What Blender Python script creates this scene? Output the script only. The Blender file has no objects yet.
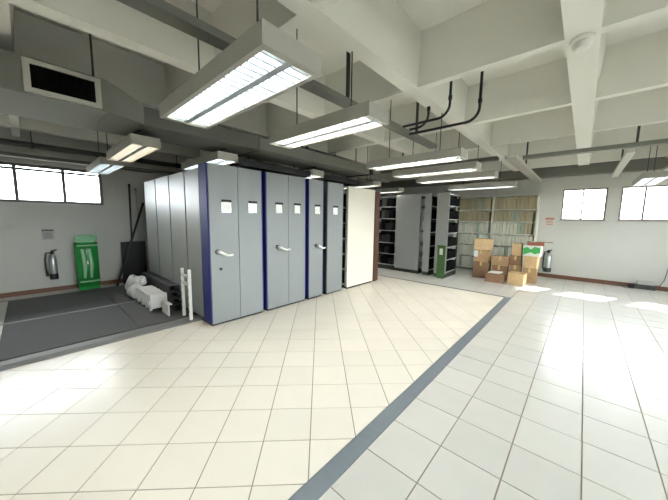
import bpy, bmesh, math, random
from mathutils import Vector, Matrix
random.seed(7)
C = bpy.context.scene.collection
SC = bpy.context.scene
R = math.radians

# ---------------------------------------------------------------- camera
H = 1.5
F_PX, YAW, PITCH, ROLL = 275.8, R(-42.018), R(6.471), R(0.816)
fw = Vector((math.sin(YAW)*math.cos(PITCH), math.cos(YAW)*math.cos(PITCH), -math.sin(PITCH)))
rt0 = Vector((math.cos(YAW), -math.sin(YAW), 0)); up0 = rt0.cross(fw)
rt = rt0*math.cos(ROLL) + up0*math.sin(ROLL); up = up0*math.cos(ROLL) - rt0*math.sin(ROLL)
cd = bpy.data.cameras.new('camera'); cam = bpy.data.objects.new('camera', cd); C.objects.link(cam)
cd.sensor_width = 36; cd.lens = 36*F_PX/668; cd.clip_start = .02
M4 = Matrix((rt, up, -fw)).transposed().to_4x4(); M4.translation = Vector((0, 0, H)); cam.matrix_world = M4
SC.camera = cam
def project(p):
    q = Vector(p) - Vector((0, 0, H)); z = q.dot(fw)
    if z < .05: return None
    return 334 + F_PX*q.dot(rt)/z, 250 - F_PX*q.dot(up)/z

# ---------------------------------------------------------------- light
SKY, SUN, TUBE = 12.0, 34.0, 24.0
w = bpy.data.worlds.new('sky'); SC.world = w; w.use_nodes = True
bg = w.node_tree.nodes['Background']; bg.inputs[1].default_value = SKY
wt = w.node_tree; wc = wt.nodes.new('ShaderNodeTexCoord'); sp = wt.nodes.new('ShaderNodeSeparateXYZ'); rm = wt.nodes.new('ShaderNodeValToRGB'); mp = wt.nodes.new('ShaderNodeMapRange')
wt.links.new(wc.outputs['Generated'], sp.inputs[0]); wt.links.new(sp.outputs['Z'], mp.inputs['Value']); mp.inputs['From Min'].default_value = -1
rm.color_ramp.elements[0].position = .485; rm.color_ramp.elements[0].color = (.12, .12, .11, 1)     # ground outside
rm.color_ramp.elements[1].position = .515; rm.color_ramp.elements[1].color = (.93, .97, 1.0, 1)     # hazy sky
wt.links.new(mp.outputs['Result'], rm.inputs[0]); wt.links.new(rm.outputs[0], bg.inputs[0])
sl = bpy.data.lights.new('sun', 'SUN'); sl.energy = SUN; sl.angle = R(1.5); sl.color = (1, .95, .86)
sun = bpy.data.objects.new('sun', sl); C.objects.link(sun)
sun.location = (6, 20, 12)
sun.rotation_euler = Vector((-.44, -1.0, -1.0)).to_track_quat('-Z', 'Y').to_euler()
vs = SC.view_settings; vs.view_transform = 'Standard'; vs.look = 'None'; vs.gamma = 1; vs.exposure = 0.92
try: vs.use_curve_mapping = False
except Exception: pass

# ---------------------------------------------------------------- materials
def srgb(r, g, b):
    f = lambda c: (c/255/12.92) if c/255 <= .04045 else ((c/255+.055)/1.055)**2.4
    return (f(r), f(g), f(b), 1)
MATS = {}
def mat(name, col, rough=.6, metal=0.0, var=.06, scale=6.0, bump=0.0, spec=.5, rnd=0.0, emit=None, coat=0.0):
    m = bpy.data.materials.new(name); m.use_nodes = True; nt = m.node_tree; b = nt.nodes['Principled BSDF']
    tc = nt.nodes.new('ShaderNodeTexCoord'); nz = nt.nodes.new('ShaderNodeTexNoise')
    nz.inputs['Scale'].default_value = scale; nz.inputs['Detail'].default_value = 4
    nt.links.new(tc.outputs['Object'], nz.inputs['Vector'])
    mr = nt.nodes.new('ShaderNodeMapRange'); mr.inputs['To Min'].default_value = 1-var; mr.inputs['To Max'].default_value = 1+var
    nt.links.new(nz.outputs['Fac'], mr.inputs['Value'])
    mx = nt.nodes.new('ShaderNodeVectorMath'); mx.operation = 'SCALE'; mx.inputs[0].default_value = col[:3]
    last = mr.outputs['Result']
    if rnd:
        oi = nt.nodes.new('ShaderNodeObjectInfo'); m2 = nt.nodes.new('ShaderNodeMapRange')
        m2.inputs['To Min'].default_value = 1-rnd; m2.inputs['To Max'].default_value = 1+rnd
        nt.links.new(oi.outputs['Random'], m2.inputs['Value'])
        mu = nt.nodes.new('ShaderNodeMath'); mu.operation = 'MULTIPLY'
        nt.links.new(last, mu.inputs[0]); nt.links.new(m2.outputs['Result'], mu.inputs[1]); last = mu.outputs[0]
    nt.links.new(last, mx.inputs['Scale']); nt.links.new(mx.outputs['Vector'], b.inputs['Base Color'])
    b.inputs['Roughness'].default_value = rough; b.inputs['Metallic'].default_value = metal
    b.inputs['Specular IOR Level'].default_value = spec
    if coat: b.inputs['Coat Weight'].default_value = coat; b.inputs['Coat Roughness'].default_value = .12
    if bump:
        bp = nt.nodes.new('ShaderNodeBump'); bp.inputs['Strength'].default_value = bump; bp.inputs['Distance'].default_value = .01
        nt.links.new(nz.outputs['Fac'], bp.inputs['Height']); nt.links.new(bp.outputs['Normal'], b.inputs['Normal'])
    if emit:
        b.inputs['Emission Color'].default_value = emit[0]; b.inputs['Emission Strength'].default_value = emit[1]
    MATS[name] = m; return m
mat('cream_tile', srgb(244, 236, 222), .27, var=.03, scale=5, rnd=.025)
mat('grey_tile', srgb(214, 211, 204), .26, var=.03, scale=5, rnd=.025)
mat('grout', srgb(150, 138, 120), .8)
mat('strip', srgb(122, 130, 138), .35, var=.1, scale=20)
mat('dark_strip', srgb(66, 64, 60), .4)
mat('wall', srgb(200, 199, 192), .75, var=.025, scale=1.5)
mat('concrete', srgb(229, 228, 218), .85, var=.04, scale=1.2)
mat('skirting', srgb(106, 68, 46), .35, var=.15, scale=8)
mat('alu', srgb(120, 120, 118), .55, .3)
mat('win_frame', srgb(96, 96, 92), .45, .5)
mat('win_frame_brown', srgb(128, 116, 106), .5, .1)
mat('win_frame_pale', srgb(176, 170, 160), .45, .3)
mat('cabinet_grey', srgb(136, 140, 140), .42, var=.03, scale=2)
mat('side_grey', srgb(144, 146, 143), .42, var=.03, scale=2)
mat('cream_panel', srgb(226, 220, 204), .45, var=.03, scale=2)
mat('blue', srgb(16, 26, 104), .6, var=.05)
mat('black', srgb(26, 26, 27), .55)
mat('rubber', srgb(80, 80, 80), .8, var=.12, scale=40, bump=.25)
mat('dark_metal', srgb(70, 72, 68), .5, .4)
mat('duct', srgb(124, 125, 117), .45, .35, var=.08, scale=3)
mat('duct_dark', srgb(98, 99, 92), .5, .35, var=.08, scale=3)
mat('duct_pale', srgb(186, 185, 175), .45, .3, var=.08, scale=3)
mat('lamp_white', srgb(164, 162, 152), .5, var=.03)
mat('louvre', srgb(158, 165, 168), .4)
mat('reflector', srgb(214, 217, 217), .35)
mat('matt_black', srgb(14, 14, 14), .9, spec=.1)  # even deep matt black for the grille and archive boxes
mat('tube_cold', (1, 1, 1, 1), .5, emit=((.90, .97, 1, 1), TUBE))
mat('tube_warm', (1, 1, 1, 1), .5, emit=((1, .80, .58, 1), TUBE*.55))
mat('tube_dim', (1, 1, 1, 1), .5, emit=((.90, .97, 1, 1), TUBE*.5))
mat('tube_neutral', (1, 1, 1, 1), .5, emit=((1, .96, .88, 1), TUBE))
mat('white_paint', srgb(232, 232, 228), .45, var=.04)
mat('paper', srgb(240, 240, 236), .7)
mat('chrome', srgb(205, 205, 205), .22, .9)
mat('green_gloss', srgb(38, 148, 66), .2, var=.12, scale=5, coat=.5)
mat('green_pale', srgb(168, 226, 178), .3, var=.1, scale=9, coat=.3)
mat('green_dark', srgb(58, 92, 46), .5)
mat('plinth_dark', srgb(36, 42, 34), .6)
mat('brown_wood', srgb(84, 52, 38), .5, var=.15, scale=10)
mat('shelf_white', srgb(218, 220, 206), .5, var=.03)
mat('shelf_metal', srgb(206, 208, 206), .45, .2)
mat('folder_tan', srgb(168, 158, 126), .75, var=.12, rnd=.12)
mat('folder_pale', srgb(206, 206, 188), .75, var=.08, rnd=.12)
mat('folder_green', srgb(150, 160, 140), .75, var=.08, rnd=.15)
mat('cardboard', srgb(172, 140, 102), .8, var=.28, scale=9, rnd=.12)
mat('cardboard_brown', srgb(138, 106, 80), .8, var=.28, scale=9, rnd=.1)
mat('cardboard_light', srgb(204, 172, 130), .8, var=.28, scale=9)
mat('box_white', srgb(226, 230, 220), .6)
mat('tape', srgb(198, 172, 120), .35)
mat('box_green', srgb(66, 168, 84), .5)
mat('red', srgb(146, 78, 56), .5)
mat('steel', srgb(170, 174, 172), .3, .6)
mat('hose', srgb(34, 34, 36), .5)
mat('sign_grey', srgb(176, 176, 172), .6)
mat('sign_print', srgb(84, 84, 82), .6)
mat('sign_pink', srgb(214, 200, 190), .6)
mat('sign_red', srgb(182, 134, 122), .6)
mat('beige_plastic', srgb(206, 204, 194), .5)
mat('pink', srgb(216, 150, 150), .6)
mat('detector', srgb(226, 226, 216), .5)
g = bpy.data.materials.new('glass'); g.use_nodes = True; nt = g.node_tree; nt.nodes.clear()
o_ = nt.nodes.new('ShaderNodeOutputMaterial'); mxs = nt.nodes.new('ShaderNodeMixShader'); fr = nt.nodes.new('ShaderNodeFresnel'); fr.inputs[0].default_value = 1.35
tr = nt.nodes.new('ShaderNodeBsdfTransparent'); tr.inputs[0].default_value = (.96, .98, .98, 1); gl = nt.nodes.new('ShaderNodeBsdfGlossy'); gl.inputs['Roughness'].default_value = .03
nt.links.new(fr.outputs[0], mxs.inputs[0]); nt.links.new(tr.outputs[0], mxs.inputs[1]); nt.links.new(gl.outputs[0], mxs.inputs[2]); nt.links.new(mxs.outputs[0], o_.inputs[0])
MATS['glass'] = g

# ---------------------------------------------------------------- mesh helpers
class MB:
    def __init__(s): s.bm = bmesh.new()
    def box(s, x0, x1, y0, y1, z0, z1, bev=0.0, rot=None, about=None):
        bm = bmesh.new() if (bev or rot) else s.bm
        vs_ = [bm.verts.new((x, y, z)) for x in (x0, x1) for y in (y0, y1) for z in (z0, z1)]
        for f in ((0,1,3,2),(4,6,7,5),(0,4,5,1),(2,3,7,6),(0,2,6,4),(1,5,7,3)): bm.faces.new([vs_[i] for i in f])
        if bev: bmesh.ops.bevel(bm, geom=bm.edges[:], offset=bev, segments=2, affect='EDGES', profile=.6)
        if rot: bmesh.ops.rotate(bm, verts=bm.verts[:], cent=about or Vector(((x0+x1)/2,(y0+y1)/2,(z0+z1)/2)), matrix=Matrix.Rotation(rot[0], 3, rot[1]))
        if bm is not s.bm: s.merge(bm)
        return s
    def merge(s, bm):
        me = bpy.data.meshes.new('tmp'); bm.to_mesh(me); bm.free(); s.bm.from_mesh(me); bpy.data.meshes.remove(me)
    def tube(s, pts, r, n=10, cap=True, radii=None):
        pts = [Vector(p) for p in pts]; rings = []; prev = None
        for i, p in enumerate(pts):
            a = pts[max(i-1, 0)]; b = pts[min(i+1, len(pts)-1)]; d = (b-a).normalized()
            if prev is None:
                u = d.orthogonal().normalized()
            else:
                u = (prev - d*prev.dot(d)).normalized()
            prev = u; v = d.cross(u); rr = radii[i] if radii else r
            rings.append([s.bm.verts.new(p + (u*math.cos(t)+v*math.sin(t))*rr) for t in [2*math.pi*k/n for k in range(n)]])
        for a, b in zip(rings, rings[1:]):
            for k in range(n): f = s.bm.faces.new((a[k], a[(k+1) % n], b[(k+1) % n], b[k])); f.smooth = True
        if cap: s.bm.faces.new(rings[0][::-1]); s.bm.faces.new(rings[-1])
        return s
    def lathe(s, prof, c=(0, 0, 0), n=20):
        rings = []
        for r, z in prof: rings.append([s.bm.verts.new((c[0]+r*math.cos(2*math.pi*k/n), c[1]+r*math.sin(2*math.pi*k/n), c[2]+z)) for k in range(n)])
        for a, b in zip(rings, rings[1:]):
            for k in range(n): f = s.bm.faces.new((a[k], a[(k+1) % n], b[(k+1) % n], b[k])); f.smooth = True
        s.bm.faces.new(rings[0][::-1]); s.bm.faces.new(rings[-1]); return s
    def prism(s, poly, axis, a, b):
        # poly of (u,v) in the plane normal to axis, extruded from a to b
        def P(u, v, t): return {'x': (t, u, v), 'y': (u, t, v), 'z': (u, v, t)}[axis]
        A = [s.bm.verts.new(P(u, v, a)) for u, v in poly]; B = [s.bm.verts.new(P(u, v, b)) for u, v in poly]
        n = len(poly); s.bm.faces.new(A); s.bm.faces.new(B[::-1])
        for i in range(n): s.bm.faces.new((A[i], B[i], B[(i+1) % n], A[(i+1) % n]))
        return s
    def build(s, name, m, parent=None, kind=None):
        bmesh.ops.recalc_face_normals(s.bm, faces=s.bm.faces[:])
        me = bpy.data.meshes.new(name); s.bm.to_mesh(me); s.bm.free(); me.materials.append(MATS[m])
        return link(name, me, parent, kind)
def link(name, me, parent=None, kind=None):
    o = bpy.data.objects.new(name, me); C.objects.link(o)
    if parent: o.parent = parent; o.matrix_parent_inverse = parent.matrix_world.inverted() if parent.type != 'EMPTY' else Matrix.Translation(-parent.location) if parent.parent is None else Matrix()
    if kind: o['kind'] = kind
    return o
def tag(o, label, cat, group=None):
    o['label'] = label; o['category'] = cat
    if group: o['group'] = group
    return o
def thing(name, label, cat, loc=(0, 0, 0), group=None):
    o = bpy.data.objects.new(name, None); C.objects.link(o); o.location = loc; o.empty_display_size = .1
    return tag(o, label, cat, group)
def box(name, m, parent, *a, **k):
    return MB().box(*a, **k).build(name, m, parent)
def copy_tree(root, dx=(0, 0, 0)):
    # parts are copied with the thing; the copy then moves as one
    r = root.copy(); C.objects.link(r); r.location = root.location + Vector(dx)
    for ch in root.children:
        c = ch.copy(); C.objects.link(c); c.parent = r
        for gch in ch.children:
            d = gch.copy(); C.objects.link(d); d.parent = c
    return r

# ================================================================ SETTING
XL, YF, XR, YB = -7.65, 9.39, 4.3, -4.2
ZS, ZT = 2.87, 3.38          # soffit of the ribs, underside of the slab

# ---- floor: grout bed with single tiles
floor = MB().box(XL, XR, YB, YF, -.12, -.004).build('floor', 'grout', None, 'structure')
SX0, SX1, SY = -1.05, -.935, 6.27     # dark strip between the two tile fields
LX = -4.03                            # edge of the track platform
def clip(poly, ax, lim, keep_less):
    out = []
    for i in range(len(poly)):
        a, b = poly[i], poly[(i+1) % len(poly)]
        ia = (a[ax] <= lim) == keep_less or a[ax] == lim; ib = (b[ax] <= lim) == keep_less or b[ax] == lim
        if ia: out.append(a)
        if ia != ib:
            t = (lim-a[ax])/(b[ax]-a[ax]); out.append((a[0]+t*(b[0]-a[0]), a[1]+t*(b[1]-a[1])))
    return out
def cliprect(poly, x0, x1, y0, y1):
    for ax, lim, less in ((0, x0, False), (0, x1, True), (1, y0, False), (1, y1, True)):
        poly = clip(poly, ax, lim, less)
        if len(poly) < 3: return None
    return poly
def area2(p): return abs(sum(p[i][0]*p[(i+1) % len(p)][1]-p[(i+1) % len(p)][0]*p[i][1] for i in range(len(p))))/2
def screen_area(poly):
    q = [project((x, y, 0)) for x, y in poly]
    if any(v is None for v in q): return 0
    if not any(-20 < v[0] < 688 and -20 < v[1] < 520 for v in q): return 0
    return area2([(min(max(a, -30), 698), min(max(b, -30), 530)) for a, b in q])
def lay(polys, name, m):
    polys = sorted(polys, key=screen_area, reverse=True)
    rest = MB(); nr = 0
    cache = {}
    for i, p in enumerate(polys):
        if i < 300 and screen_area(p) > 12:
            cx = sum(v[0] for v in p)/len(p); cy = sum(v[1] for v in p)/len(p)
            key = tuple((round(x-cx, 3), round(y-cy, 3)) for x, y in p)
            if key not in cache:
                b = MB(); b.prism([(x-cx, y-cy) for x, y in p], 'z', -.006, 0)
                bmesh.ops.recalc_face_normals(b.bm, faces=b.bm.faces[:])
                me = bpy.data.meshes.new(name); b.bm.to_mesh(me); b.bm.free(); me.materials.append(MATS[m]); cache[key] = me
            o = bpy.data.objects.new(name, cache[key]); C.objects.link(o); o.parent = floor; o.location = (cx, cy, random.uniform(-.0006, .0006))
        else:
            rest.prism(p, 'z', -.006, -.0005); nr += 1
    if nr: rest.build(name + '_remainder', m, floor, 'stuff')
GAP = .0035
s2 = math.sqrt(.5); TS = .3142
diag = []
for i in range(-40, 40):
    for j in range(-40, 40):
        a0 = -.9975 + TS*i + GAP; a1 = a0 + TS - 2*GAP; b0 = 1.4134 + TS*j + GAP; b1 = b0 + TS - 2*GAP
        p = [((a-b)*s2, (a+b)*s2) for a, b in ((a0, b0), (a1, b0), (a1, b1), (a0, b1))]
        p = cliprect(p, LX, SX0-.003, YB, SY-.043)
        if p and area2(p) > .0004: diag.append(p)
lay(diag, 'diagonal_tile', 'cream_tile')
TX, TY = .351, .3545
grid = []
for i in range(-30, 30):
    for j in range(-30, 40):
        x0 = -.585 + TX*i + GAP; y0 = 1.743 + TY*j + GAP
        p = [(x0, y0), (x0+TX-2*GAP, y0), (x0+TX-2*GAP, y0+TY-2*GAP), (x0, y0+TY-2*GAP)]
        for rect in ((SX1+.003, XR, YB, YF), (XL, SX1+.003, SY+.035, YF)):
            q = cliprect(p, *rect)
            if q and area2(q) > .0004: grid.append(q)
        q = cliprect(p, XL, LX, YB, -.46) or None
        if q and area2(q) > .0004: grid.append(q)
        q = cliprect(p, XL, -7.17, -.46, 1.6) or None
        if q and area2(q) > .0004: grid.append(q)
lay(grid, 'square_tile', 'grey_tile')
MB().box(SX0, SX1, YB, SY+.03, -.006, .0015).build('trim_1', 'strip', None, 'structure')
MB().box(-3.95, SX0-.003, SY-.04, SY+.03, -.006, .0015).build('trim_2', 'dark_strip', None, 'structure')

# ---- walls with window openings
def wall_with_openings(name, axis, at, lo, hi, openings, thick, outward):
    b = MB(); z1 = ZT+.1
    t0, t1 = (at, at+thick) if outward > 0 else (at-thick, at)
    def seg(u0, u1, z0, z1_):
        if u1-u0 < 1e-4 or z1_-z0 < 1e-4: return
        if axis == 'x': b.box(t0, t1, u0, u1, z0, z1_)
        else: b.box(u0, u1, t0, t1, z0, z1_)
    u = lo
    for (a, c, z0, zt) in sorted(openings):
        seg(u, a, -.12, z1); seg(a, c, -.12, z0); seg(a, c, zt, z1); u = c
    seg(u, hi, -.12, z1)
    return b.build(name, 'wall', None, 'structure')
far_w = [(-.48, .36), (.585, 1.40), (1.63, 2.45), (2.68, 3.5)]
left_w = [(-2.45, -1.15), (-.98, 1.13)]
wall_with_openings('wall_left', 'x', XL, YB, YF, [(a, b, 1.72, 2.42) for a, b in left_w], .2, -1)
wall_with_openings('wall_far', 'y', YF, XL, XR, [(a, b, 1.55, 2.34) for a, b in far_w], .2, 1)
right_w = [(-.3, 2.0), (2.6, 4.9), (5.5, 7.8)]  # right wall is out of view; presumed windows added to light the room
wall_with_openings('wall_right', 'x', XR, YB, YF, [(a, b, .95, 2.6) for a, b in right_w], .2, 1)
back_w = [(1.6, 3.6)]  # back wall is out of view; window added to light the room
wall_with_openings('wall_back', 'y', YB, XL, XR, [(a, b, .95, 2.6) for a, b in back_w], .2, -1)

wn = 0
def window(axis, at, u0, u1, z0, z1, mulls, m, transom=None, fr=.035, sash=None):
    # at = centre plane of the frame inside the wall
    global wn; wn += 1
    def bx(b, a, c, d, e, t=.03):
        if axis == 'x': b.box(at-t, at+t, a, c, d, e)
        else: b.box(a, c, at-t, at+t, d, e)
        return b
    b = MB(); bx(b, u0, u1, z0, z0+fr); bx(b, u0, u1, z1-fr, z1); bx(b, u0, u0+fr, z0+fr, z1-fr); bx(b, u1-fr, u1, z0+fr, z1-fr)
    f = b.build(f'window_{wn}', m, None, 'structure')
    cuts = [u0+fr] + [v for q in mulls for v in (q-fr*.5, q+fr*.5)] + [u1-fr]
    for q in mulls: bx(MB(), q-fr*.5, q+fr*.5, z0+fr, z1-fr).build('mullion', m, f)
    rows = [(z0+fr, z1-fr)]
    if transom:
        bx(MB(), u0+fr, u1-fr, transom-.02, transom+.02, .028).build('transom', m, f); rows = [(z0+fr, transom-.02), (transom+.02, z1-fr)]
    for k in range(0, len(cuts), 2):
        for a, c in rows: bx(MB(), cuts[k], cuts[k+1], a, c, .003).build('pane', 'glass', f)
    # sill
    if axis == 'y' and at > 0: MB().box(u0-.03, u1+.03, at-.12, at-.03, z0-.025, z0-.001).build('sill', 'win_frame_pale', f)
    return f
window('x', XL-.08, *left_w[0], 1.72, 2.42, [-1.8], 'win_frame', 2.325, fr=.05)
window('x', XL-.08, *left_w[1], 1.72, 2.42, [-.09, .54], 'win_frame', 2.325, fr=.05)
for a, b in far_w: window('y', YF+.07, a, b, 1.55, 2.34, [(a+b)/2 - .02], 'win_frame_brown', fr=.036)
for a, b in right_w: window('x', XR+.08, a, b, .95, 2.6, [a+(b-a)/3, a+2*(b-a)/3], 'win_frame_pale')
for a, b in back_w: window('y', YB-.08, a, b, .95, 2.6, [(a+b)/2], 'win_frame_pale')
box('trim_3', 'wall', None, -.72, 4.2, YF-.012, YF, 2.36, 2.44)['kind'] = 'structure'

# ---- skirting
MB().box(XL, XL+.018, YB, 1.62, 0, .085).build('baseboard_left', 'skirting', None, 'structure')
MB().box(-.86, XR-.02, YF-.018, YF, 0, .1).build('baseboard_far', 'skirting', None, 'structure')

# ---- coffered concrete ceiling
ceil = MB().box(XL-.2, XR+.2, YB-.2, YF+.2, ZT, ZT+.12).build('ceiling', 'concrete', None, 'structure')
BEAMS = [(-6.9, .15), (-5.56, .15), (-4.2, .15), (-2.84, .15), (-1.495, .15), (-.13, .2), (1.23, .15), (2.59, .15), (3.95, .15)]
for x, wd in BEAMS:
    t = wd/2
    MB().prism([(x-t, ZS), (x+t, ZS), (x+t+.04, ZT), (x-t-.04, ZT)], 'y', YB, YF).build('beam', 'concrete', ceil)
for k in range(-5, 5):
    y = 2.885 + 1.505*k
    if k == -2: y = -.02
    if y < YB or y > YF-.1: continue
    # between two beams each, so that every rib stretch is a piece of its own
    xs = [XL] + [b[0] for b in BEAMS] + [XR]
    for a, c in zip(xs, xs[1:]):
        MB().prism([(y-.045, ZS+.006), (y+.045, ZS+.006), (y+.085, ZT), (y-.085, ZT)], 'x', a+.06 if a != XL else a, c-.06 if c != XR else c).build('rib', 'concrete', ceil)
# dark edge beam along the far wall, above the windows
MB().box(XL, XR, YF-.28, YF, 2.66, 2.9).build('trim_4', 'duct', None, 'structure')

# ================================================================ TRACK PLATFORM (rubber mats between steel rails)
pf = thing('track_platform', 'low black rubber-matted platform with steel rails beside the grey cabinets', 'platform', (-5.7, .6, 0))
box('base', 'dark_metal', pf, -7.15, -4.06, -.44, 1.75, 0, .012)
MB().prism([(LX, 0), (LX-.012, .02), (LX-.05, .034), (LX-.16, .034), (LX-.19, .028), (LX-.19, 0)], 'y', -1.2, 1.78).build('edge_rail', 'alu', pf)
box('gap_strip', 'black', pf, -4.262, -4.225, -.44, 1.75, .012, .02)
box('floor_rail', 'alu', pf, -5.685, -5.635, -.44, 1.75, .012, .036, bev=.004)
box('floor_rail', 'alu', pf, -7.2, -7.15, -.44, 1.75, 0, .03, bev=.004)
box('border_strip', 'duct_pale', pf, -7.15, -4.26, -.44, -.32, .012, .026)
for x0, x1 in ((-5.63, -4.265), (-7.145, -5.69)):
    for y0, y1 in ((-.315, .9), (.905, 1.74)):
        box('rubber_mat', 'rubber', pf, x0, x1, y0, y1, .012, .03, bev=.004)

# ================================================================ MOBILE SHELVING, first row
XC = -3.66
def card(parent, yc, zc, wd=.13):
    b = MB().box(XC+.001, XC+.012, yc-wd/2, yc+wd/2, zc-.085, zc+.075).build('label_holder', 'chrome', parent)
    MB().box(XC+.012, XC+.014, yc-wd/2+.008, yc+wd/2-.008, zc-.078, zc+.05).build('card', 'paper', b)
    MB().box(XC+.010, XC+.03, yc-wd/2-.004, yc+wd/2+.004, zc+.052, zc+.085, bev=.006).build('clip', 'black', b)
def lever(parent, y0, z, ln, s=1):
    h = MB().tube([(XC, y0, z), (XC+.012, y0, z)], .034, 16).build('handle', 'black', parent)
    MB().tube([(XC+.012, y0, z), (XC+.06, y0+.01, z), (XC+.085, y0+.06, z-.03), (XC+.08, y0+ln*.6, z-.05), (XC+.07, y0+ln, z-.045)], .016, 10, radii=[.022, .022, .02, .018, .016]).build('grip', 'white_paint', h)
def unit(name, label, y0, y1, split, cards, handle=None, lock=False, x_back=-6.8, blue=True, face='cabinet_grey', top=2.2, group=None, depth=.24, side=None):
    u = thing(name, label, 'cabinet', ((XC+x_back)/2, (y0+y1)/2, 0), group)
    box('plinth', 'black', u, x_back, XC-.03, y0+.03, y1-.03, .036 if x_back < -4.1 else 0, .075) if False else box('plinth', 'black', u, -4.02, XC-.02, y0+.02, y1-.02, .004, .06)
    box('carcass', side or 'dark_metal', u, x_back, XC-depth, y0+.035, y1-.035, .06, top-.03)
    edges = [y0] + split + [y1]
    tr_ = .018 if blue else 0
    if blue:
        box('side_trim', 'blue', u, XC-depth, XC-.006, y0, y0+.02, .05, top, bev=.006)
        box('side_trim', 'blue', u, XC-depth, XC-.006, y1-.02, y1, .05, top, bev=.006)
    else:
        box('side_trim', 'dark_metal', u, XC-depth, XC-.006, y0, y0+.02, .05, top, bev=.006)
        box('side_trim', 'dark_metal', u, XC-depth, XC-.006, y1-.02, y1, .05, top, bev=.006)
    for i, (a, c) in enumerate(zip(edges, edges[1:])):
        a2 = a + (.022 if i == 0 else .003); c2 = c - (.022 if i == len(edges)-2 else .003)
        box('front_panel', face, u, XC-depth+.01, XC, a2, c2, .03, top-.005, bev=.006)
    for yc, zc in cards: card(u, yc, zc)
    if handle: lever(u, *handle)
    if lock: MB().tube([(XC, handle[0]+.04, handle[1]-.24), (XC+.012, handle[0]+.04, handle[1]-.24)], .02, 14).build('lock', 'black', u)
    return u
u1 = unit('mobile_cabinet', 'wide grey cabinet with blue edge, white lever handle and round lock, nearest rubber-matted platform', 1.585, 2.425, [2.02], [(1.84, 1.65), (2.245, 1.655)], (1.70, 1.03, .19), True, depth=.24, x_back=-6.5)
# pale side panels of the first cabinet
ed = [-3.905, -4.42, -5.09, -5.80, -6.5]
for a, c in zip(ed, ed[1:]): box('side_panel', 'side_grey', u1, c+.018, a-.018, 1.592, 1.64, .07, 2.16, bev=.004)
for a in ed[1:-1]: box('side_seam', 'dark_metal', u1, a-.018, a+.018, 1.606, 1.645, .07, 2.16)
unit('mobile_cabinet', 'grey double cabinet with two white cards and a curved lever, second from matted platform', 2.475, 3.31, [2.918], [(2.72, 1.66), (3.10, 1.665)], (2.69, 1.03, .21))
unit('mobile_cabinet', 'narrow grey cabinet with one white card and curved lever, third from matted platform', 3.37, 3.76, [], [(3.58, 1.665)], (3.56, 1.0, .175))
unit('mobile_cabinet', 'narrow grey cabinet with a white card and no handle, beside cream cabinet', 3.85, 4.335, [], [(4.075, 1.665)], blue=False)
# cream unit with open shelves on its side
cu = thing('mobile_cabinet', 'tall cream-fronted cabinet with black boxes on its open side shelves', 'cabinet', (-4.6, 5.0, 0))
box('plinth', 'black', cu, -5.6, XC-.02, 4.53, 5.44, 0, .05)
box('front_panel', 'cream_panel', cu, XC-.04, XC, 4.49, 5.46, .035, 2.17, bev=.006)
box('carcass', 'dark_metal', cu, -5.6, XC-.05, 4.9, 5.44, .05, 2.14)
box('upright', 'shelf_metal', cu, XC-.075, XC-.045, 4.50, 4.53, .05, 2.14)
box('upright', 'shelf_metal', cu, -4.6, -4.57, 4.50, 4.53, .05, 2.14)
for k in range(7):
    z = .08 + k*.33
    box('shelf', 'shelf_metal', cu, -5.6, XC-.05, 4.5, 4.9, z, z+.02)
for k in range(6):
    for j in range(4):
        tag(MB().box(XC-.1-.17*j-.15, XC-.1-.17*j, 4.53, 4.86, .102+k*.33, .102+k*.33+random.uniform(.2, .28), bev=.005).build('archive_box', 'black', None), f"black archive box on the {['bottom', 'second', 'third', 'fourth', 'fifth', 'top'][k]} side shelf of the cream cabinet", 'box', 'black boxes in the cream cabinet')
wp = thing('wooden_panel', 'dark brown upright wooden panel at the end of the cream cabinet', 'panel', (-3.8, 5.6, 0))
box('board', 'brown_wood', wp, XC-.32, XC+.0, 5.50, 5.68, .02, 2.14, bev=.004)
box('foot', 'black', wp, XC-.3, XC-.02, 5.52, 5.66, 0, .02)

# black troughs added to darken the shaded gap above the cabinets
for y0, y1, lb in ((2.14, 3.44, 'black trough added as shade in the gap above the two wide grey cabinets'), (3.80, 4.9, 'short black trough added as shade above the grey cabinet without handle')):
    ct = thing('gap_shade_trough', lb, 'tray', (-3.9, (y0+y1)/2, 2.24))
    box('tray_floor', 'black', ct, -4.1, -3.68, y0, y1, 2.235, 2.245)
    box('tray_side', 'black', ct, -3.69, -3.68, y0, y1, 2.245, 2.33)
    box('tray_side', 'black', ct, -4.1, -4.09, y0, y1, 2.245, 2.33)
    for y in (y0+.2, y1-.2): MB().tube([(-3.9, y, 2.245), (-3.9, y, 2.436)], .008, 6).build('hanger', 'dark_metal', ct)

# ================================================================ AIR DUCT
du = thing('air_duct', 'long grey sheet-metal air duct with black louvred grille hung under the ceiling', 'duct', (-3.8, .5, 2.45))
box('duct_section', 'duct', du, -4.2, -3.36, YB+.02, .58, 2.45, 2.735, bev=.006)
b = MB(); A = [(-4.2, .58, 2.45), (-3.36, .58, 2.45), (-3.36, .58, 2.735), (-4.2, .58, 2.735)]; B = [(-4.11, .885, 2.44), (-3.45, .885, 2.44), (-3.45, .885, 2.63), (-4.11, .885, 2.63)]
A = [b.bm.verts.new(v) for v in A]; B = [b.bm.verts.new(v) for v in B]
b.bm.faces.new(A); b.bm.faces.new(B)
for k in range(4): b.bm.faces.new((A[k], A[(k+1) % 4], B[(k+1) % 4], B[k]))
b.build('reducer', 'duct', du)
box('duct_section', 'duct_dark', du, -4.1, -3.46, .885, 2.24, 2.44, 2.62, bev=.004)
box('duct_section', 'duct', du, -4.1, -3.46, 2.24, 4.93, 2.45, 2.62, bev=.004)
for y in (-1.6, -.35, .88, 2.25): box('flange', 'duct', du, -4.215, -3.345, y-.015, y+.015, 2.44, 2.745) if y < .5 else box('flange', 'duct_dark', du, -4.11, -3.45, y-.012, y+.012, 2.43, 2.63)
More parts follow.
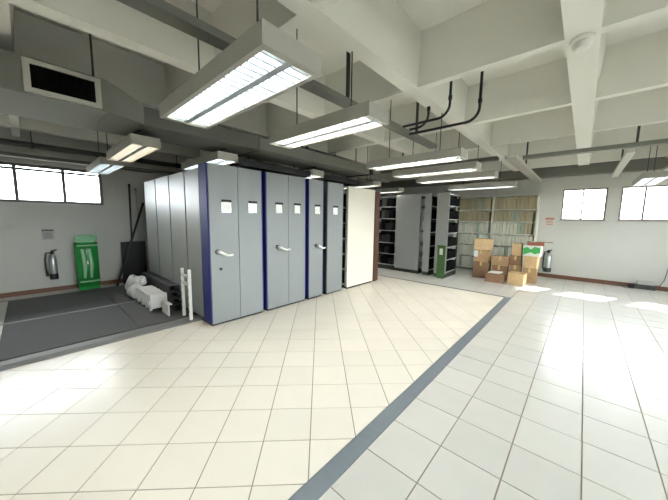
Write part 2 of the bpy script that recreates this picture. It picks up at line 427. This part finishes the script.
gr = MB()
gy0, gy1, gz0, gz1 = .062, .535, 2.465, 2.715
gr.box(-3.36, -3.335, gy0, gy1, gz1-.035, gz1).box(-3.36, -3.335, gy0, gy1, gz0, gz0+.035).box(-3.36, -3.335, gy0, gy0+.04, gz0+.035, gz1-.035).box(-3.36, -3.335, gy1-.04, gy1, gz0+.035, gz1-.035)
gr = gr.build('grille_frame', 'duct_pale', du)
box('grille_back', 'matt_black', gr, -3.358, -3.352, gy0+.04, gy1-.04, gz0+.035, gz1-.035)
n = 22
for k in range(n):
    y = gy0+.05 + (gy1-gy0-.1)*k/(n-1)
    box('louvre_blade', 'matt_black', gr, -3.35, -3.337, y-.002, y+.002, gz0+.035, gz1-.035)
box('end_cap', 'black', du, -4.12, -3.44, 4.93, 5.03, 2.44, 2.63)
for y in (-2.5, .5, 1.6, 3.2, 4.5):
    for x in (-4.14, -3.42): MB().tube([(x if y < .885 else x+(.08 if x < -4 else -.08), y, 2.62 if y > .885 else 2.735), (x if y < .885 else x+(.08 if x < -4 else -.08), y, ZT)], .009, 8).build('hanger_rod', 'dark_metal', du)
# ================================================================ STRUT TRAYS
def tray(label, p0, p1, wd, ht, m, hangers, catname='strut_tray'):
    ax = 'y' if abs(p1[1]-p0[1]) > abs(p1[0]-p0[0]) else 'x'
    t = thing(catname, label, 'tray', ((p0[0]+p1[0])/2, (p0[1]+p1[1])/2, p0[2]))
    h = wd/2
    def bx(nm, a, c, z0, z1):
        if ax == 'y': box(nm, m, t, p0[0]+a, p0[0]+c, p0[1], p1[1], z0, z1)
        else: box(nm, m, t, p0[0], p1[0], p0[1]+a, p0[1]+c, z0, z1)
    z = p0[2]
    bx('tray_floor', -h, h, z, z+.006); bx('tray_side', -h, -h+.008, z+.006, z+ht); bx('tray_side', h-.008, h, z+.006, z+ht)
    for q in hangers:
        x, y = (p0[0], q) if ax == 'y' else (q, p0[1])
        hp = box('hanger', 'dark_metal', t, x-.014, x+.014, y-.014, y+.014, z+.006, ZT)
    return t
tray('long grey strut tray carrying the louvred lamps over the tiled walkway', (-1.83, -3.5, 2.60), (-1.83, 4.3, 2.60), .11, .05, 'duct', [-2.6, -.6, .55, 2.2, 3.7])
tray('grey cross tray hung below the ribs near the far windows', (-.9, 5.95, 2.585), (3.6, 5.95, 2.585), .12, .06, 'duct', [.46, 2.2])
tray('pale tray running to the far wall over the cardboard boxes', (-1.0, 5.42, 2.53), (-1.0, 9.1, 2.53), .16, .06, 'duct_pale', [7.0])
tray('pale tray running to the far wall between the window pairs', (.42, 6.02, 2.53), (.42, 9.1, 2.53), .1, .05, 'duct_pale', [7.6])
tray('pale tray running to the far wall in front of second window', (1.12, 6.02, 2.53), (1.12, 9.1, 2.53), .1, .05, 'duct_pale', [7.6])
tray('dark tray running along the windows above the green board', (-7.3, -3.9, 2.47), (-7.3, 3.0, 2.47), .16, .06, 'duct_dark', [-2.0, 1.35])
tray('dark cross tray joining the lamp rows above the pigeonhole shelf', (-3.4, 5.3, 2.50), (-1.15, 5.3, 2.50), .12, .06, 'duct_dark', [-2.9])
# dark junction box and pipes near left windows
pipe = thing('service_pipe', 'thick dark pipe running under the ceiling by the left windows', 'pipe', (-7.05, 0, 2.62))
MB().tube([(-7.05, -3.9, 2.66), (-7.05, 4.5, 2.66)], .05, 14).build('pipe_run', 'dark_metal', pipe)
for y in (-2, .15, 2.4): MB().tube([(-7.05, y-.02, 2.66), (-7.05, y+.02, 2.66)], .058, 14).build('clamp', 'black', pipe)
for y in (-2, .15, 2.4): MB().tube([(-7.05, y, 2.70), (-7.05, y, ZT)], .009, 8).build('hanger_rod', 'dark_metal', pipe)
# black conduits
def conduit(label, xv, zb, xe, y, ztop, r=.0135):
    c = thing('conduit', label, 'pipe', (xv, y, zb))
    pts = [(xv, y, ztop), (xv, y, zb+.12)]
    for k in range(1, 7):
        a = math.pi/2*k/6; pts.append((xv-.12*(1-math.cos(a)), y, zb+.12-.12*math.sin(a)))
    pts.append((xe, y, zb))
    MB().tube(pts, r, 10).build('bent_pipe', 'black', c)
    MB().tube([(xv, y, zb+.16), (xv, y, zb+.2)], r+.006, 10).build('coupling', 'black', c)
    return c
conduit('longer black bent conduit dropping from the ceiling rib to the strut tray', -.86, 2.49, -1.6, 3.06, ZT)
conduit('shorter black bent conduit beside the longer one at the ceiling rib', -1.13, 2.57, -1.65, 3.0, ZT)
conduit('short black conduit stub next to the lamp strut tray', -1.40, 2.555, -1.62, 3.10, 2.75)
# smoke detector
sd = thing('smoke_detector', 'round white smoke detector under the wide ceiling beam', 'detector', (-.13, 2.885, ZS))
MB().lathe([(.075, ZS-.025), (.075, ZS)], (-.13, 2.9, 0), 24).build('base', 'detector', sd)
MB().lathe([(.03, ZS-.075), (.05, ZS-.07), (.06, ZS-.045), (.062, ZS-.025)], (-.13, 2.9, 0), 24).build('head', 'detector', sd)

# ================================================================ LOUVRED LAMPS
ZL = 2.27
def lamp(label, xc, yc, ln=1.30, wd=.31, tube='tube_cold', along='x', hang=2.60, group=None, cells=16, frame=.012, bar=False):
    t = thing('louvred_lamp', label, 'ceiling lamp', (xc, yc, ZL), group)
    sw = (lambda a, b, c, d: (a, b, c, d)) if along == 'x' else (lambda a, b, c, d: (c, d, a, b))
    def bx(mb, u0, u1, v0, v1, z0, z1):
        if along == 'x': mb.box(xc+u0, xc+u1, yc+v0, yc+v1, ZL+z0, ZL+z1)
        else: mb.box(xc+v0, xc+v1, yc+u0, yc+u1, ZL+z0, ZL+z1)
        return mb
    L, W = ln/2, wd/2
    e = frame
    hs = MB(); bx(hs, -L, L, -W, W, .092, .104)
    bx(hs, -L, L, -W, -W+e, 0, .092); bx(hs, -L, L, W-e, W, 0, .092); bx(hs, -L, -L+e+.008, -W+e, W-e, 0, .092); bx(hs, L-e-.008, L, -W+e, W-e, 0, .092)
    hs.build('housing', 'lamp_white', t)
    rf = MB(); bx(rf, -L+e+.008, L-e-.008, -W+e, W-e, .086, .0915)
    rf.build('reflector', 'reflector', t)
    lv = MB(); i0 = -L+e+.01; i1 = -i0
    bx(lv, i0, i1, -.02, .02, .002, .078)
    for k in range(cells):
        u = i0 + (i1-i0)*(k+.5)/cells
        bx(lv, u-.005, u+.005, -W+e, W-e, .006, .046)
    lv.build('louvre', 'louvre', t)
    for v in (-(W-e)/2-.008, (W-e)/2+.008):
        p0, p1 = ((xc-L+.045, yc+v, ZL+.066), (xc+L-.045, yc+v, ZL+.066)) if along == 'x' else ((xc+v, yc-L+.045, ZL+.066), (xc+v, yc+L-.045, ZL+.066))
        MB().tube([p0, p1], .014, 10).build('tube', tube, t)
    top = ZT
    if bar: bx(MB(), -L*.62, L*.9, -.012, .012, .155, .169).build('hanger_bar', 'dark_metal', t); top = ZL+.155
    for u in (-L*.55, L*.55):
        p = (xc+u, yc) if along == 'x' else (xc, yc+u)
        MB().tube([(p[0], p[1], ZL+.104), (p[0], p[1], top)], .006, 6).build('hanger_rod', 'dark_metal', t)
    return t
colA, colB, colC = -1.86, -4.33, -6.12
gA = 'louvred lamps over the tiled walkway'
lamp('large white louvred twin-tube lamp hung beside the duct grille end', colA+.02, .945, 1.42, .37, group=gA, frame=.03, cells=22)
lamp('white louvred lamp hung between grille-side lamp and black conduits', -1.89, 1.90, 1.27, .28, tube='tube_neutral', group=gA)
lamp('white louvred lamp hung just beyond the black conduits', colA, 3.68, 1.38, .27, tube='tube_neutral', group=gA)
lamp('louvred lamp with bright scalloped cells, second beyond the black conduits', -1.95, 4.62, 1.40, .27, tube='tube_neutral', group=gA)
lamp('louvred lamp, third beyond the black conduits before the pigeonhole shelf', -1.95, 5.62, 1.45, .27, tube='tube_neutral', group=gA)
lamp('louvred lamp hung closest to the pigeonhole shelf', -1.92, 7.35, 1.45, .3, tube='tube_cold', group=gA)
lamp('warm-tinted louvred lamp hung under the air duct', colB, .945, 1.34, .28, tube='tube_warm', bar=True, group='louvred lamps over the cabinets')
lamp('louvred lamp shining on the top of the first wide grey cabinet', colB, 1.90, 1.30, .28, bar=True, group='louvred lamps over the cabinets')
lamp('louvred lamp over the narrow grey cabinets', colB, 3.62, 1.32, .28, tube='tube_neutral', bar=True, group='louvred lamps over the cabinets')
lamp('louvred lamp above the cream cabinet', -4.3, 5.5, 1.34, .28, tube='tube_neutral', group='louvred lamps over the cabinets')
lamp('louvred lamp above the far grey shelving', -4.5, 7.0, 1.34, .28, tube='tube_neutral', group='louvred lamps over the cabinets')
lamp('louvred lamp close to the left windows above the matted platform', colC, .945, 1.36, .3, tube='tube_dim')
lamp('louvred lamp in front of the second far window', .84, 7.95, 1.45, .32, along='y')
for y in (-1.0, -2.6):  # two lamps out of view, added to light the room
    lamp('added unseen louvred lamp over the walkway beyond the duct grille', colA, y, tube='tube_neutral', group='added walkway lamps out of view')

# ================================================================ FAR GREY SHELVING (end panels face the walkway)
YG = 7.20
def shelf_stack(parent, x0, x1, y0, y1, zs, m='shelf_metal'):
    for z in zs: box('shelf', m, parent, x0, x1, y0, y1, z-.008, z+.008)
zsh = [.14, .47, .80, 1.17, 1.52, 1.87, 2.16]
# open bookcase
ob = thing('open_shelving', 'open metal shelving with black boxes between brown panel and far grey cabinet', 'shelving', (-4.4, 7.4, 0))
box('plinth', 'plinth_dark', ob, -4.92, -4.07, YG+.04, YG+.5, 0, .12)
for x in (-4.9, -4.1): box('upright', 'shelf_metal', ob, x-.015, x+.015, YG+.05, YG+.5, .12, 2.18)
box('back', 'black', ob, -4.91, -4.09, YG+.48, YG+.5, .12, 2.18)
shelf_stack(ob, -4.885, -4.115, YG+.05, YG+.48, zsh)
LEVEL = ['bottom', 'second', 'third', 'fourth', 'fifth', 'top']
for q, a in enumerate(zsh[:-1]):
    x = -4.87
    while True:
        wd = random.uniform(.11, .16)
        if x+wd > -4.12: break
        tag(MB().box(x, x+wd-.008, YG+.09, YG+.42, a+.0085, a+random.uniform(.2, .28), bev=.004).build('archive_box', random.choice(['matt_black', 'matt_black', 'black', 'dark_metal']), None), f'dark archive box on the {LEVEL[q]} level of open shelving by the brown panel', 'box', 'dark boxes in the open shelving')
        x += wd
def far_unit(label, x0, x1, m, deep, boxes=None, front=YG):
    u = thing('mobile_cabinet', label, 'cabinet', ((x0+x1)/2, front+.3, 0))
    box('plinth', 'plinth_dark', u, x0+.01, x1-.01, front+.02, front+deep, 0, .1)
    box('end_panel', m, u, x0, x1, front-.03, front, .1, 2.2, bev=.006)
    box('back', 'black', u, x0+.005, x0+.03, front+.005, front+deep, .1, 2.16)
    for y in (front+.02, front+deep-.03): box('upright', 'dark_metal', u, x1-.035, x1-.005, y, y+.025, .1, 2.16)
    shelf_stack(u, x0+.03, x1-.005, front+.003, front+deep, zsh)
    if boxes:
        for q, a in enumerate(zsh[:-1]):
            y = front+.06
            while y+.14 < front+deep-.04:
                tag(MB().box(x0+.05, x1-.02, y, y+.13, a+.0085, a+random.uniform(.2, .27), bev=.004).build('archive_box', 'matt_black', None), f'black archive box on the {LEVEL[q]} side shelf of {boxes}', 'box', 'black boxes in the far cabinets')
                y += .14
    return u
far_unit('wide plain grey panelled cabinet in the far shelving group', -4.06, -3.33, 'side_grey', 1.2)
far_unit('narrow pale grey cabinet beside the wide far panel', -3.21, -3.03, 'side_grey', .8, 'the narrow pale far cabinet')
far_unit('grey cabinet end with green board leaning on it', -2.88, -2.57, 'side_grey', .8, 'far cabinet with the green board')
gb = thing('green_board', 'dark green narrow board with pale top leaning on the far grey cabinet', 'board', (-2.66, 7.1, 0))
MB().box(-2.76, -2.56, 7.06, 7.1, 0, .82, bev=.012).build('board', 'green_dark', gb)
MB().box(-2.70, -2.62, 7.045, 7.06, .62, .78, bev=.006).build('pale_label', 'beige_plastic', gb)
box('rim', 'green_dark', gb, -2.77, -2.55, 7.05, 7.11, .82, .86, bev=.01)

# ================================================================ PIGEONHOLE SHELF on the far wall
px0, px1, py0 = -3.06, -.93, 9.06
ps = thing('pigeonhole_shelf', 'tall white open shelf packed with tan and white folders on the far wall', 'shelf', ((px0+px1)/2, 9.2, 0))
zr = [.06, .44, .80, 1.13, 1.47, 1.81, 2.20]
for x in (px0, -2.02, px1-.04): box('upright', 'shelf_white', ps, x, x+.04, py0, YF-.002, 0, 2.22)
box('back', 'shelf_white', ps, px0+.04, px1-.04, YF-.02, YF-.002, .05, 2.2)
for z in zr:
    for a, c in ((px0+.04, -2.02), (-1.98, px1-.04)): box('shelf', 'shelf_white', ps, a, c, py0+.004, YF-.02, z, z+.022)
for r_, (z0, z1) in enumerate(zip(zr, zr[1:])):
    for a, c in ((px0+.045, -2.025), (-1.975, px1-.045)):
        x = a+.005
        while True:
            wd = random.uniform(.07, .1)
            if x+wd > c: break
            m = ('folder_pale' if random.random() < .85 else 'folder_green') if r_ < 4 else ('folder_tan' if random.random() < .9 else 'folder_green')
            if r_ == 3 and x > -1.25: m = 'folder_tan'
            h = (z1-z0-.03)*random.uniform(.88, .97)
            lab = {'folder_tan': 'tan', 'folder_pale': 'whitish', 'folder_green': 'greyish green'}[m] + f" folder on the {LEVEL[r_]} row of pigeonhole bay {'beside far cabinets' if a < -2.5 else 'beside reddish sign'}"
            tag(MB().box(x, x+wd-.008, py0+.02, py0+.27, z0+.0225, z0+.022+h).build('folder', m, None), lab, 'folder', 'folders in the pigeonhole shelf')
            x += wd

# ================================================================ CARDBOARD BOXES
def carton(label, x0, x1, y0, y1, z0, z1, m, rz=0, open_=False, tape=True, name='cardboard_box'):
    cx, cy = (x0+x1)/2, (y0+y1)/2
    t = thing(name, label, 'box', (cx, cy, z0))
    rot = (rz, 'Z'); ab = Vector((cx, cy, z0))
    MB().box(x0, x1, y0, y1, z0, z1, bev=.006, rot=rot, about=ab).build('body', m, t)
    if tape:
        MB().box(cx-.025, cx+.025, y0-.0015, y1+.0015, z1-.1, z1+.0015, rot=rot, about=ab).build('tape', 'tape', t)
    if open_:
        MB().box(x0, x1, y0-.13, y0, z1-.004, z1+.004, rot=rot, about=ab).build('flap', 'cardboard_light', t)
        MB().box(x0, x1, y1, y1+.1, z1-.004, z1+.004, rot=rot, about=ab).build('flap', 'cardboard_light', t)
    return t
carton('brown cardboard box at the bottom of the tall stack by the folders', -2.13, -1.76, 7.95, 8.3, 0, .42, 'cardboard_brown', .05)
carton('stained cardboard box in the middle of the tall stack', -2.12, -1.78, 7.96, 8.28, .425, .74, 'cardboard', -.04)
carton('light orange-brown cardboard box on top of the tall stack', -2.13, -1.74, 7.93, 8.27, .745, 1.03, 'cardboard_light', .03)
paper1 = tag(MB().box(-2.12, -2.02, 7.935, 7.94, .55, .72).build('paper_sheet', 'paper', None), 'white paper sheet stuck on the tall cardboard stack', 'paper')
carton('low dark brown open box with white papers in front', -1.73, -1.33, 7.55, 7.85, 0, .22, 'cardboard_brown', .06, tape=False)
pp = thing('paper_stack', 'loose stack of white paper lying in low open brown box', 'paper', (-1.55, 7.7, .222))
for k in range(3): MB().box(-1.68+.02*k, -1.42+.02*k, 7.6, 7.8, .222+.012*k, .232+.012*k, rot=(.1*k-.1, 'Z')).build('sheet', 'paper', pp)
carton('square light cardboard box at the very front of the pile', -1.25, -.92, 7.62, 7.93, 0, .28, 'cardboard_light', -.08)
carton('cardboard box behind the low open box', -1.70, -1.36, 8.0, 8.32, 0, .36, 'cardboard_brown', .02)
carton('plain cardboard box on the box behind low open box', -1.71, -1.34, 8.02, 8.30, .365, .6, 'cardboard', .05)
carton('narrow cardboard box standing in the middle of the pile', -1.32, -1.08, 8.12, 8.40, 0, .4, 'cardboard', 0)
carton('small brown cardboard box on the narrow middle box', -1.33, -1.09, 8.12, 8.38, .405, .64, 'cardboard_brown', .03)
carton('cardboard box at the bottom of stack beside the extinguisher', -1.04, -.76, 8.12, 8.45, 0, .36, 'cardboard', .03)
carton('cardboard box in the middle of stack beside the extinguisher', -1.03, -.75, 8.14, 8.44, .365, .66, 'cardboard_light', -.05)
gbx = carton('green and white printed box high on the stack beside extinguisher', -1.06, -.71, 8.1, 8.44, .665, .92, 'box_white', .0, tape=False)
MB().prism([(-1.055, .85), (-.98, .885), (-.9, .83), (-.83, .90), (-.715, .87), (-.715, .76), (-.82, .72), (-.9, .76), (-1.055, .69)], 'y', 8.096, 8.0995).build('green_print', 'box_green', gbx)
rc = thing('red_folder', 'red-brown flat box with a thin strip lying on the green and white box', 'box', (-.85, 8.25, .923))
MB().box(-1.0, -.68, 8.14, 8.4, .923, 1.0, bev=.008, rot=(.2, 'Z')).build('body', 'red', rc)
MB().box(-.84, -.5, 8.2, 8.23, 1.002, 1.02, rot=(.3, 'Z')).build('strip', 'cardboard_brown', rc)
carton('pale tan box beside the red-brown flat box', -1.3, -1.1, 8.16, 8.38, .645, .95, 'cardboard_light', 0, tape=False)

# ================================================================ EXTINGUISHERS AND SIGNS
def extinguisher(label, loc, nrm, h=.55, r=.075, body='steel'):
    x, y, z = loc; nx, ny = nrm
    t = thing('fire_extinguisher', label, 'extinguisher', (x, y, z))
    cx, cy = x+nx*(r+.03), y+ny*(r+.03)
    MB().lathe([(r*.9, 0), (r, .02), (r, h*.74), (r*.75, h*.83), (r*.32, h*.88), (r*.3, h*.92)], (cx, cy, z), 20).build('cylinder', body, t)
    MB().lathe([(r*1.02, .0), (r*1.04, .01), (r*1.04, .1), (r*1.02, .11)], (cx, cy, z-.002), 20).build('base_band', 'hose', t)
    MB().lathe([(r*.36, h*.9), (r*.42, h*.93), (r*.4, h*1.0), (r*.2, h*1.04)], (cx, cy, z), 14).build('valve', 'black', t)
    tx, ty = -ny, nx
    MB().tube([(cx, cy, z+h), (cx+tx*.04, cy+ty*.04, z+h+.02), (cx+tx*.07, cy+ty*.07, z+h+.03)], .013, 8).build('lever', 'black', t)
    MB().tube([(cx, cy, z+h*.96), (cx-tx*.08, cy-ty*.08, z+h*.95), (cx-tx*.10, cy-ty*.10, z+h*.7), (cx-tx*.095, cy-ty*.095, z+h*.35), (cx-tx*.085, cy-ty*.085, z+h*.12)], .015, 10, radii=[.012, .013, .014, .016, .024]).build('hose', 'hose', t)
    MB().box(min(x, x+nx*.03)-abs(ny)*.03, max(x, x+nx*.03)+abs(ny)*.03, min(y, y+ny*.03)-abs(nx)*.03, max(y, y+ny*.03)+abs(nx)*.03, z+h*.55, z+h*.7).build('bracket', 'dark_metal', t)
    return t
extinguisher('silver extinguisher with black hose on the left wall below grey sign', (XL, .275, .26), (1, 0), .54, .058)
extinguisher('dark-hosed extinguisher on the far wall beside the cardboard boxes', (-.64, YF, .17), (0, -1), .56, .085)
sg = thing('wall_sign', 'small grey printed sign on left wall above silver extinguisher', 'sign', (XL, .25, 1.1))
box('plate', 'sign_grey', sg, XL+.001, XL+.008, .17, .335, 1.02, 1.22)
box('print_band', 'sign_print', sg, XL+.008, XL+.009, .175, .33, 1.185, 1.215)
for k in range(4): box('print_line', 'sign_print', sg, XL+.008, XL+.009, .195, .31, 1.05+.03*k, 1.06+.03*k)
sg = thing('wall_sign', 'small reddish printed sign on the far wall above extinguisher', 'sign', (-.7, YF, 1.4))
box('plate', 'sign_pink', sg, -.80, -.59, YF-.008, YF-.001, 1.40, 1.62)
box('print_band', 'sign_red', sg, -.79, -.60, YF-.009, YF-.008, 1.55, 1.61)
for k in range(3): box('print_line', 'sign_red', sg, -.77, -.62, YF-.009, YF-.008, 1.42+.04*k, 1.44+.04*k)

# ================================================================ GREEN BOARD by the left wall
gt = thing('green_case', 'glossy green rounded upright plastic case with pale bands by the left wall', 'case', (-7.42, .76, 0))
def rounded(y0, y1, z0, z1, r, n=6):
    pts = []
    for cx, cz, a0 in ((y1-r, z0+r, -90), (y1-r, z1-r, 0), (y0+r, z1-r, 90), (y0+r, z0+r, 180)):
        for k in range(n+1):
            a = R(a0+90*k/n); pts.append((cx+r*math.cos(a), cz+r*math.sin(a)))
    return pts
b = MB(); b.prism([(-7.47+.105*math.copysign(abs(math.cos(t))**.8, math.cos(t)), .765+.18*math.copysign(abs(math.sin(t))**.8, math.sin(t))) for t in [2*math.pi*k/28 for k in range(28)]], 'z', .035, .96)
for f in b.bm.faces: f.smooth = len(f.verts) == 4
b.build('shell', 'green_gloss', gt)
b = MB(); b.prism(rounded(.60, .93, .945, 1.10, .07), 'x', -7.57, -7.37)
bmesh.ops.bevel(b.bm, geom=[e for e in b.bm.edges if abs(e.verts[0].co.x-e.verts[1].co.x) < 1e-5], offset=.03, segments=2, affect='EDGES')
b.build('cap', 'green_gloss', gt)
for z in (.90, .17): MB().tube([(-7.353, .62, z), (-7.345, .66, z), (-7.345, .88, z), (-7.353, .92, z)], .014, 8).build('band', 'green_pale', gt)
for y in (.70, .80): MB().tube([(-7.352, y, .24), (-7.350, y+.015, .5), (-7.352, y-.01, .83)], .03, 8, radii=[.02, .032, .026]).build('rib', 'green_pale', gt)  # pale upright strips standing in for reflected highlights on the shell
box('foot', 'green_gloss', gt, -7.57, -7.35, .60, .93, .0, .06, bev=.01)

# ================================================================ POLES, BLACK PANEL, WHITE METAL PARTS
def leaning(name, label, p0, p1, r, m='dark_metal'):
    t = thing(name, label, 'pole', p0)
    MB().tube([p0, p1], r, 8).build('shaft', m, t)
    d = (Vector(p1)-Vector(p0)).normalized()
    MB().tube([Vector(p1)-d*.02, Vector(p1)+d*.012], r+.005, 8).build('end_cap', 'black', t)
    MB().tube([Vector(p0)+d*.001, Vector(p0)+d*.03], r+.005, 8).build('end_cap', 'black', t)
leaning('dark_pole', 'dark straight pole standing upright in the corner behind black panel', (-7.50, 1.53, .005), (-7.60, 1.58, 2.19), .018)
leaning('dark_pole', 'dark pole leaning across the black panel towards the green case', (-7.12, 1.16, .045), (-7.55, 1.81, 1.78), .022)
leaning('dark_pole', 'thin pale pole standing between black panel and the cabinets', (-7.55, 1.70, .005), (-7.61, 1.70, 2.1), .012, 'duct_pale')
bp_ = thing('black_panel', 'black upright metal panel standing against the left wall corner', 'panel', (-7.4, 1.5, 0))
MB().box(-7.47, -7.42, 1.33, 1.78, .0, .93, bev=.006).build('board', 'black', bp_)
for z in (.1, .5, .85): box('stiffener', 'black', bp_, -7.42, -7.405, 1.34, 1.77, z, z+.03)
for k in range(4):
    for y in (1.44, 1.515):
        z = .0363+.0903*k
        tag(MB().prism([(y, z), (y+.068, z), (y+.068, z+.018), (y+.014, z+.018), (y+.014, z+.072), (y+.068, z+.072), (y+.068, z+.09), (y, z+.09)], 'x', -6.55+.05*k, -4.62-.06*k).build('steel_channel', 'black', None), f"long black steel channel, {['bottom', 'second', 'third', 'top'][k]} layer of stack along pale cabinet side", 'metal channel', 'stacked black channels')
# folded white shelves, a ridged block on little feet
t = thing('white_shelf_parts', 'ridged block of folded white metal shelf panels on small feet, on rubber mat', 'metal parts', (-5.2, 1.27, .036))
n = 9; x0, x1 = -5.62, -4.82; st = (x1-x0)/n
for k in range(n):
    a = x0+st*k; hh = .215+.012*random.random(); d = random.uniform(-.012, .012)
    MB().prism([(a, .075), (a+st*.9, .075), (a+st*.9, .055+hh), (a+st*.72, .065+hh), (a+st*.15, .065+hh), (a, .055+hh)], 'y', 1.17+d, 1.40+d).build('folded_panel', 'white_paint', t)
    MB().box(a+st*.3, a+st*.55, 1.155+d, 1.1695+d, .13, .2).build('hook', 'white_paint', t)
for x in (x0+.05, (x0+x1)/2-.1, x1-.28, x1-.06):
    for y in (1.19, 1.37): MB().lathe([(.018, .0365), (.022, .05), (.022, .075)], (x, y, 0), 10).build('foot', 'white_paint', t)
# crumpled wrapped bundle
t = thing('white_bundle', 'crumpled white plastic-wrapped bundle of metal parts by the black panel', 'bundle', (-6.1, 1.25, .03))
def lump(name, c, r3, seed):
    bm = bmesh.new(); bmesh.ops.create_icosphere(bm, subdivisions=3, radius=1); rg = random.Random(seed)
    ks = [(Vector((rg.uniform(-1, 1), rg.uniform(-1, 1), rg.uniform(-1, 1)))*rg.uniform(3, 8), rg.uniform(0, 6)) for _ in range(7)]
    for v in bm.verts:
        q = sum(math.sin(v.co.dot(k)+p) for k, p in ks)*.045; v.co *= 1+q
        v.co = Vector((c[0]+v.co.x*r3[0], c[1]+v.co.y*r3[1], max(.034, c[2]+v.co.z*r3[2])))
    b = MB(); b.merge(bm); return b.build(name, 'white_paint', t)
lump('wrapped_part', (-6.2, 1.27, .2), (.26, .13, .19), 1)
lump('wrapped_part', (-5.88, 1.22, .15), (.2, .12, .13), 2)
lump('wrapped_part', (-6.0, 1.31, .31), (.18, .1, .09), 3)
# tilted plate
t = thing('white_plate', 'small tilted white metal plate with bracket beside the white uprights', 'plate', (-4.55, 1.3, .03))
MB().prism([(-4.74, .033), (-4.44, .033), (-4.44, .19), (-4.62, .215), (-4.74, .20)], 'y', 1.30, 1.315).build('plate', 'white_paint', t)
MB().box(-4.72, -4.52, 1.315, 1.38, .17, .185).build('bracket', 'white_paint', t)
MB().box(-4.70, -4.66, 1.315, 1.38, .033, .17).build('bracket', 'white_paint', t)
ub = thing('white_uprights', 'pair of slotted white metal uprights standing on platform edge', 'uprights', (-4.2, 1.47, .05))
for x, h in ((-4.32, .75), (-4.06, .76)):
    MB().box(x-.02, x+.02, 1.45, 1.49, .035, h, bev=.003).build('upright', 'white_paint', ub)
    for k in range(6): box('slot', 'sign_print', ub, x-.006, x+.006, 1.4485, 1.4505, .14+.1*k, .18+.1*k)
box('crossbar', 'white_paint', ub, -4.30, -4.08, 1.46, 1.48, .52, .56)
box('crossbar', 'white_paint', ub, -4.30, -4.08, 1.46, 1.48, .64, .67)

# ================================================================ SMALL DEVICES by the far skirting
dv = thing('network_box', 'small grey box with cable on the skirting below second window', 'device', (1.12, YF-.08, 0))
MB().box(1.02, 1.28, YF-.1, YF-.02, .105, .19, bev=.006).build('case', 'sign_grey', dv)
MB().tube([(1.28, YF-.05, .14), (1.36, YF-.06, .1), (1.42, YF-.05, .25), (1.47, YF-.03, .7)], .006, 6).build('cable', 'dark_metal', dv)
MB().box(1.0, 1.3, YF-.11, YF-.018, .0, .103).build('stand', 'dark_metal', dv)
dv2 = thing('power_adapter', 'small black adapter lying by far skirting', 'device', (.95, YF-.1, 0))
MB().box(.88, .98, YF-.14, YF-.04, 0, .09, bev=.008).build('case', 'black', dv2)
MB().tube([(.9, YF-.14, .03), (.84, YF-.2, .008), (.78, YF-.12, .008), (.74, YF-.03, .04)], .005, 6).build('cord', 'black', dv2)
